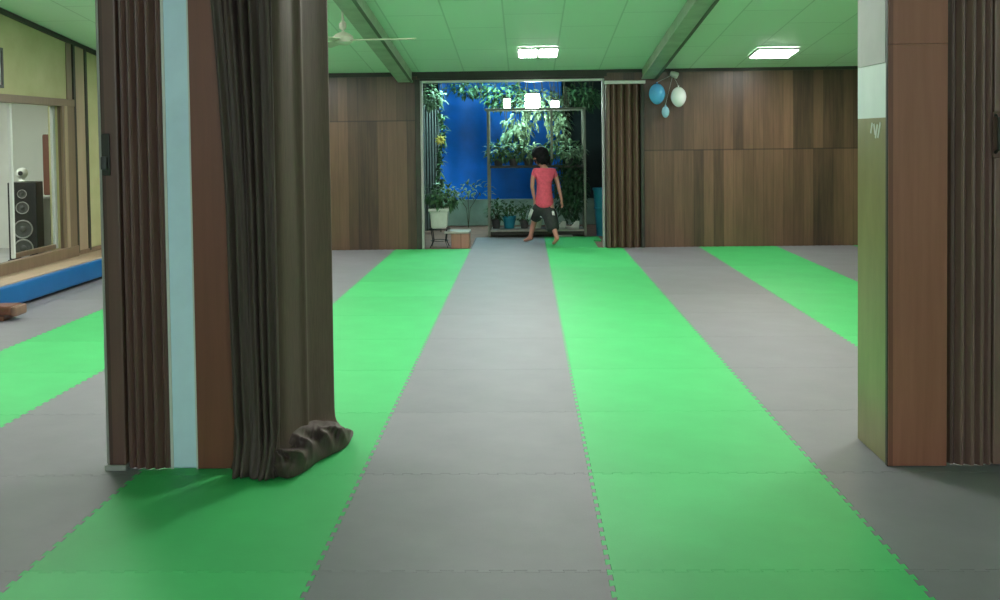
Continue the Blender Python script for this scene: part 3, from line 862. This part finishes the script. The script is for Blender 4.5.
pot_plant(496, zs, .07, .14, M['dark_grey'], 'small plant in dark pot at left end of lower shelf', M['leaf'], 110, .14, .16, .09, 11)
pot_plant(509, zs, .10, .19, M['teal_plastic'], 'teal pot with sparse plant on the lower rack shelf', M['leaf'], 90, .13, .12, .08, 12)
pot_plant(524, zs, .07, .13, M['dark_grey'], 'dark pot with plant between teal pot and white pot', M['leaf'], 90, .13, .14, .08, 13)
pot_plant(536.5, zs, .085, .14, M['pot_white'], 'rounded white pot behind the walking person', M['leaf'], 60, .10, .10, .07, 14)
zm = zmid - .024 + .001
for i, (px, lab, lm) in enumerate(((499, 'bushy plant at left end of the upper rack shelf', 'leaf'), (514, 'dark bushy plant second along the upper rack shelf', 'leaf'), (529, 'bushy plant above the walking person', 'leaf_pale'), (548, 'plant with pale leaves right of the person on upper shelf', 'leaf'), (570, 'spreading plant at right end of the upper shelf', 'leaf_pale'))):
    pot_plant(px, zm, .075, .11, M['dark_grey'], lab, M[lm], 190, .21, .13, .10, 20 + i, .3, 15.36)
# hanging creeper at the right of the rack
t = thing('hanging_creeper', 'dense dark creeper hanging at right of the rack', 'creeper', (P(571, 200, 15.36).x, 15.36, .10))
q = MB()
for i in range(12):
    x = -.24 + i * .042
    q.tube([(x, .0, 1.0), (x + .03 * math.sin(i), -.02, .6), (x + .04 * math.sin(i * 2), .0, .25)], .005, 5)
q.build('stem', M['stem'], t)
q = MB(); foliage(q, (0, 0, .60), .25, .15, .52, 900, .09, .05, .7, 40); q.build('foliage', M['leaf_dark'], t)
# canopy of climbing vine at the top
def vine(px, py, Y, rx_, rz_, n, m, label, seed, L_=.13, droop=.4, trail=0):
    c = P(px, py, Y)
    t = thing('climbing_vine', label, 'vine', (c.x, Y, c.z), group='vines over the patio')
    q = MB(); r_ = random.Random(seed)
    for i in range(7): q.tube([(-rx_ + 2 * rx_ * i / 6, 0, rz_ + .3), (-rx_ + 2 * rx_ * i / 6 + r_.uniform(-.1, .1), r_.uniform(-.1, .1), -rz_ * .6)], .006, 5)
    q.build('stem', M['stem'], t)
    q = MB(); foliage(q, (0, 0, 0), rx_, .25, rz_, n, L_, L_ * .42, droop, seed); q.build('foliage', m, t)
    if trail:
        q = MB()
        for i in range(trail):
            x = r_.uniform(-rx_, rx_) * .9; ln = r_.uniform(.25, .55)
            for k in range(9):
                p_ = Vector((x + .02 * math.sin(k), -.1, -rz_ * .5 - ln * k / 9))
                q.leaf(p_, Vector((r_.uniform(-.5, .5), -.2, -1)), Vector((0, 1, .3)), .10, .028)
        q.build('trailing_leaves', M['leaf_pale'], t)
vine(468, 88, 16.5, .35, .13, 160, M['leaf_dark'], 'dark vine at the top of the doorway above the tarpaulin', 50)
vine(505, 96, 16.3, .35, .20, 330, M['leaf'], 'leafy vine left of the bright patio lamp', 51)
vine(540, 103, 15.9, .36, .22, 330, M['leaf_pale'], 'pale trailing vine around the bright patio lamp', 52, .13, .5, 16)
vine(580, 98, 16.3, .36, .20, 330, M['leaf'], 'leafy vine at the right top corner of the doorway', 53)
vine(432, 97, 15.6, .16, .16, 110, M['leaf_pale'], 'vine in the left top corner of the doorway', 54)
vine(561, 126, 16.0, .13, .32, 200, M['leaf_pale'], 'pale hanging vine beside the middle rack post', 55, .12, .8)
vine(516, 128, 16.0, .22, .24, 150, M['leaf_pale'], 'pale drooping fronds in front of the tarpaulin', 56, .16, .9)
# climber along the left panel
c = P(441, 150, 15.9)
t = thing('climbing_vine', 'thin climber with a yellow flower beside the corrugated panel', 'vine', (c.x, 15.9, 0), group='vines over the patio')
q = MB(); pts = [(-.02 + .03 * math.sin(z * 5), 0, z) for z in [i * .12 for i in range(18)]]; q.tube(pts, .008, 5); q.build('stem', M['stem'], t)
q = MB()
r_ = random.Random(9)
for i in range(170):
    z = r_.uniform(.5, 2.15)
    q.leaf(Vector((.03 * math.sin(z * 5), 0, z)), Vector((r_.uniform(-.5, .9), r_.uniform(-1, .2), r_.uniform(-.6, .4))), Vector((0, 0, 1)), r_.uniform(.08, .17), .06)
q.build('foliage', M['leaf'], t)
q = MB()
zf = P(440, 140, 15.9).z
for i in range(9):
    a = 2 * PI * i / 9; q.leaf(Vector((.0, -.12, zf)), Vector((math.cos(a), -.3, math.sin(a))), Vector((0, -1, 0)), .09, .05)
q.build('flower', M['petal'], t)
# spray of pale leaves low on the tarp
c = P(468, 188, 16.9)
t = thing('leafy_shrub', 'pale leafy shrub low in front of the tarpaulin', 'shrub', (c.x, 16.9, -.024))
q = MB(); 
for i in range(3): q.tube([(0, 0, 0), (-.03 + .03 * i, .02, (c.z - .1) * .6), (-.2 + .2 * i, .0, c.z - .05)], .005, 5)
q.build('stem', M['stem'], t)
q = MB(); foliage(q, (0, 0, c.z - .02), .42, .12, .13, 75, .13, .04, .0, 61); q.build('foliage', M['leaf_pale'], t)

# patio lamps
def lamp(px, py, w_, h_, m, label, Y=15.18):
    c = P(px, py, Y)
    t = thing('patio_lamp', label, 'lamp', (c.x, Y, rz_top - .024 + .036), group='lamps on the patio rack')
    q = MB(); q.box(-w_ / 2, w_ / 2, .0, .07, .0, h_, .012, 2); q.build('diffuser', m, t)
    q = MB(); q.box(-w_ / 2 * .6, w_ / 2 * .6, .01, .06, h_, h_ + .03, .006); q.build('housing', M['dark_grey'], t)
lamp(532.5, 100, .21, .20, M['flood'], 'bright white floodlight on top of the patio rack')
lamp(555, 102, .12, .10, M['bulb'], 'small white lamp right of the bright floodlight')
lamp(507, 100, .10, .14, M['bulb'], 'small white lamp left of the bright floodlight')

b = MB(); b.box(-2.3, 1.44, YB + .1, 17.8, 2.80, 2.9); struct(b.build('ceiling', M['dark_render']), 'dark patio roof', 'ceiling')  # unseen roof added to carry the light panel
light_panel('patio_ceiling_light', -.7, 15.7, .5, .5, emit('patio_led', (.55, 1, .97), 95), 'light panel under the patio roof behind the lintel', 'patio roof lights', 2.78, False)  # panel added out of view to brighten the blue tarpaulin
# teal bin
X_ = P(604.5, 220, 15.35).x
t = thing('plastic_bin', 'tall teal plastic bin behind the right door jamb', 'bin', (X_, 15.35, -.024))
hb = P(599, 188, 15.3).z + .024
q = MB(); q.lathe([(.115, 0), (.12, .01), (.165, hb - .03), (.175, hb - .03), (.175, hb), (.155, hb), (.11, .02), (0, .02)], 28); auto_smooth(q.build('body', M['teal_plastic'], t))
q = MB(); q.lathe([(.150, hb * .55), (.156, hb * .56), (.156, hb * .60), (.150, hb * .61)], 28); auto_smooth(q.build('band', M['teal_plastic'], t))

# white shoes on the lower shelf
def shoe(px, rz, label):
    c = P(px, 222, 15.26)
    t = thing('shoe', label, 'shoe', (c.x, 15.27, zs), rz, group='white shoes on the rack')
    q = MB(); q.box(-.10, .11, -.038, .038, 0, .022, .009, 2); auto_smooth(q.build('sole', M['pale_grey'], t))
    def f(u, v):
        x = -.095 + .20 * u
        w_ = .034 * (1 - .25 * abs(u - .6)) * (math.sin(PI * min(1, max(.02, .06 + .9 * u))) ** .3)
        top = .115 if u < .25 else .115 - .075 * min(1, (u - .25) / .35)
        a = PI * v
        return Vector((x, w_ * math.cos(a), .02 + (top - .02) * math.sin(a) ** .7))
    q.grid
    q = MB(); q.grid(f, 24, 16, .002); q.build('upper', M['shoe_white'], t, True)
    q = MB()
    for k in range(3): q.tube([(.0 + k * .025, -.018, .088 - k * .018), (.0 + k * .025, 0, .098 - k * .018), (.0 + k * .025, .018, .088 - k * .018)], .003, 5)
    q.build('laces', M['white_cloth'], t)
shoe(560, R(150), 'white high-top shoe just right of the walking person')
shoe(573, R(160), 'white high-top shoe at the right end of the lower shelf')
# door mat
t = MB(); c = P(566, 233, 15.02); t.box(c.x - .17, c.x + .10, 14.99, 15.12, -.024, .012, .006)
o = t.build('door_sill', M['shelf_board']); prop(o, 'pale flat plank at the end of the green patio mat', 'plank')

# ------------------------------------------------------------------ person
PXc, PYc = P(544, 200, 14.0).x, 14.0
pe = thing('person', 'person in pink T-shirt and dark shorts walking away through the doorway', 'person', (PXc, PYc, 0))
def skin_obj(name, verts, edges, mat, parent, root=0, sub=2):
    me = bpy.data.meshes.new(name)
    me.from_pydata([v[:3] for v in verts], edges, [])
    o = bpy.data.objects.new(name, me); C.objects.link(o); o.parent = parent
    me.materials.append(mat)
    md = o.modifiers.new('skin', 'SKIN'); md.use_smooth_shade = True
    sv = me.skin_vertices[0].data
    for i, v in enumerate(verts):
        r_ = v[3]; sv[i].radius = r_ if isinstance(r_, tuple) else (r_, r_)
        sv[i].use_root = (i == root)
    s_ = o.modifiers.new('sub', 'SUBSURF'); s_.levels = sub; s_.render_levels = sub
    return o
class Sk:
    def __init__(s): s.v = []; s.e = []
    def add(s, x, y, z, r, prev=None):
        s.v.append((x, y, z, r)); i = len(s.v) - 1
        if prev is not None: s.e.append((prev, i))
        return i
    def chain(s, pts, prev):
        for p_ in pts: prev = s.add(*p_, prev)
        return prev
k = Sk()
pel = k.add(0, 0, .62, (.085, .10))
sp1 = k.add(.0, 0, .76, (.078, .09), pel)
ch = k.add(.01, .0, .93, (.085, .105), sp1)
nb = k.add(.005, .01, 1.045, (.045, .045), ch)
hd1 = k.chain([(-.015, .02, 1.085, .04), (-.04, .03, 1.13, .065)], nb)
hd2 = k.add(-.06, .035, 1.195, .085, hd1)
hd3 = k.add(-.06, .035, 1.26, .06, hd2)
fwd = Vector((-.90, .38, -.2)).normalized()
sidev = Vector((.38, .90, 0)).normalized()
hc = Vector((-.06, .035, 1.195))
nz = hc + fwd * .09 + Vector((0, 0, -.012)); k.add(nz.x, nz.y, nz.z, .016, hd2)
chn = Vector((-.04, .03, 1.13)) + fwd * .07; k.add(chn.x, chn.y, chn.z, .024, hd1)
for s_ in (-1, 1):
    e_ = hc + sidev * s_ * .088 + Vector((0, 0, -.005)); k.add(e_.x, e_.y, e_.z, .018, hd2)
# arms (person's left = towards picture left)
def hand(w_i, wx, wy, wz, dx, dy, dz):
    p_ = Vector((wx, wy, wz)); d_ = Vector((dx, dy, dz)).normalized()
    sd = Vector((.45, -.85, 0)).normalized()
    palm = p_ + d_ * .04
    pi = k.add(*palm, (.022, .014), w_i)
    for f_, (off, ln) in enumerate(((-.021, .045), (-.007, .055), (.007, .052), (.021, .042))):
        a = palm + d_ * .028 + sd * off; b_ = a + d_ * ln * .55 + Vector((0, .006, 0)); c_ = b_ + d_ * ln * .45 + Vector((-.012, .010, .0))
        k.chain([(*a, .0075), (*b_, .0065), (*c_, .0055)], pi)
    a = palm + sd * .028 * -1 + d_ * .0; b_ = a + d_ * .028 - sd * .012
    k.chain([(*a, .008), (*b_, .006)], pi)
la = k.chain([(-.115, -.05, 1.0, .045), (-.150, -.055, .90, .034), (-.160, -.045, .80, .029), (-.145, .0, .69, .025), (-.125, .03, .60, .019)], ch)
hand(la, -.125, .03, .60, .0, .15, -1)
ra = k.chain([(.135, .06, .99, .045), (.175, .06, .89, .034), (.20, .045, .79, .029), (.222, .03, .69, .025), (.24, .02, .605, .019)], ch)
hand(ra, .24, .02, .605, .12, -.05, -1)
# legs
l1 = k.chain([(-.065, .02, .55, .072), (-.10, .09, .42, .055), (-.125, .14, .33, .043), (-.16, .19, .20, .040), (-.19, .22, .075, .026)], pel)
k.chain([(-.175, .20, .030, .026)], l1)
k.chain([(-.24, .265, .030, .026), (-.285, .30, .020, .018)], l1)
l2 = k.chain([(.07, -.01, .55, .072), (.085, -.09, .42, .055), (.095, -.14, .325, .043), (.135, -.22, .20, .040), (.165, -.265, .105, .026)], pel)
k.chain([(.185, -.285, .075, .024)], l2)
k.chain([(.135, -.225, .045, .026), (.105, -.19, .020, .018)], l2)
body = skin_obj('body', k.v, k.e, M['skin'], pe, pel, 2)
# shirt
k = Sk()
p0 = k.add(.005, 0, .45, (.155, .165)); p1 = k.add(.005, 0, .62, (.130, .145), p0); p2 = k.add(.005, 0, .78, (.102, .118), p1); p3 = k.add(.01, 0, .93, (.108, .125), p2)
k.chain([(.008, .008, 1.02, .062)], p3)
k.chain([(-.115, -.05, .995, .058), (-.150, -.055, .90, .048)], p3)
k.chain([(.135, .06, .985, .058), (.175, .06, .89, .048)], p3)
skin_obj('t_shirt', k.v, k.e, M['shirt'], pe, 0, 2)
# shorts
k = Sk()
p0 = k.add(.0, 0, .59, (.125, .14)); p1 = k.add(.0, 0, .50, (.14, .155), p0)
k.chain([(-.07, .04, .44, .105), (-.115, .11, .36, .085), (-.13, .14, .315, .075)], p1)
k.chain([(.065, -.03, .44, .11), (.085, -.11, .35, .105), (.105, -.16, .27, .10), (.12, -.19, .17, .092)], p1)
so = skin_obj('shorts', k.v, k.e, M['shorts'], pe, 0, 2)
def stripe(pts, r_):
    q = MB(); q.tube(pts, r_, 8); return q.build('stripe', M['white_cloth'], so, True)
stripe([(-.165, -.02, .47), (-.19, .03, .40), (-.205, .08, .34)], .022)
stripe([(.115, -.13, .45), (.12, -.17, .40)], .022)
stripe([(-.03, -.055, .40), (-.04, -.05, .37)], .018)
# hair
q = MB()
q.blob((-.045, .025, 1.235), (.115, .115, .105), 4, .10, 3, 2)
q.blob((-.01, .01, 1.175), (.10, .105, .095), 4, .12, 3, 4)
for i in range(60):
    a = rnd.uniform(0, 2 * PI); p_ = Vector((-.02 + .09 * math.cos(a), .02 + .09 * math.sin(a), 1.15 + rnd.uniform(-.02, .05)))
    q.leaf(p_, Vector((math.cos(a) * .4, math.sin(a) * .4, -1)), Vector((math.cos(a), math.sin(a), 0)), .06, .02)
q.build('hair', M['hair'], pe, True)
for s_ in (-1, 1):
    e_ = hc + fwd * .078 + sidev * s_ * .032 + Vector((0, 0, .018))
    q = MB(); q.blob(e_, (.012, .012, .010), 2); q.build('eye', M['black'], pe, True)
q = MB(); m_ = Vector((-.045, .03, 1.145)) + fwd * .078; q.blob(m_, (.012, .022, .006), 2); q.build('lips', M['shirt'], pe, True)

# ------------------------------------------------------------------ world & view
wd = bpy.data.worlds.new('night'); bpy.context.scene.world = wd; wd.use_nodes = True
wd.node_tree.nodes['Background'].inputs[0].default_value = (.02, .06, .07, 1)
wd.node_tree.nodes['Background'].inputs[1].default_value = .25
vs = bpy.context.scene.view_settings
vs.view_transform = 'Standard'; vs.look = 'None'; vs.exposure = 0; vs.gamma = 1; vs.use_curve_mapping = False
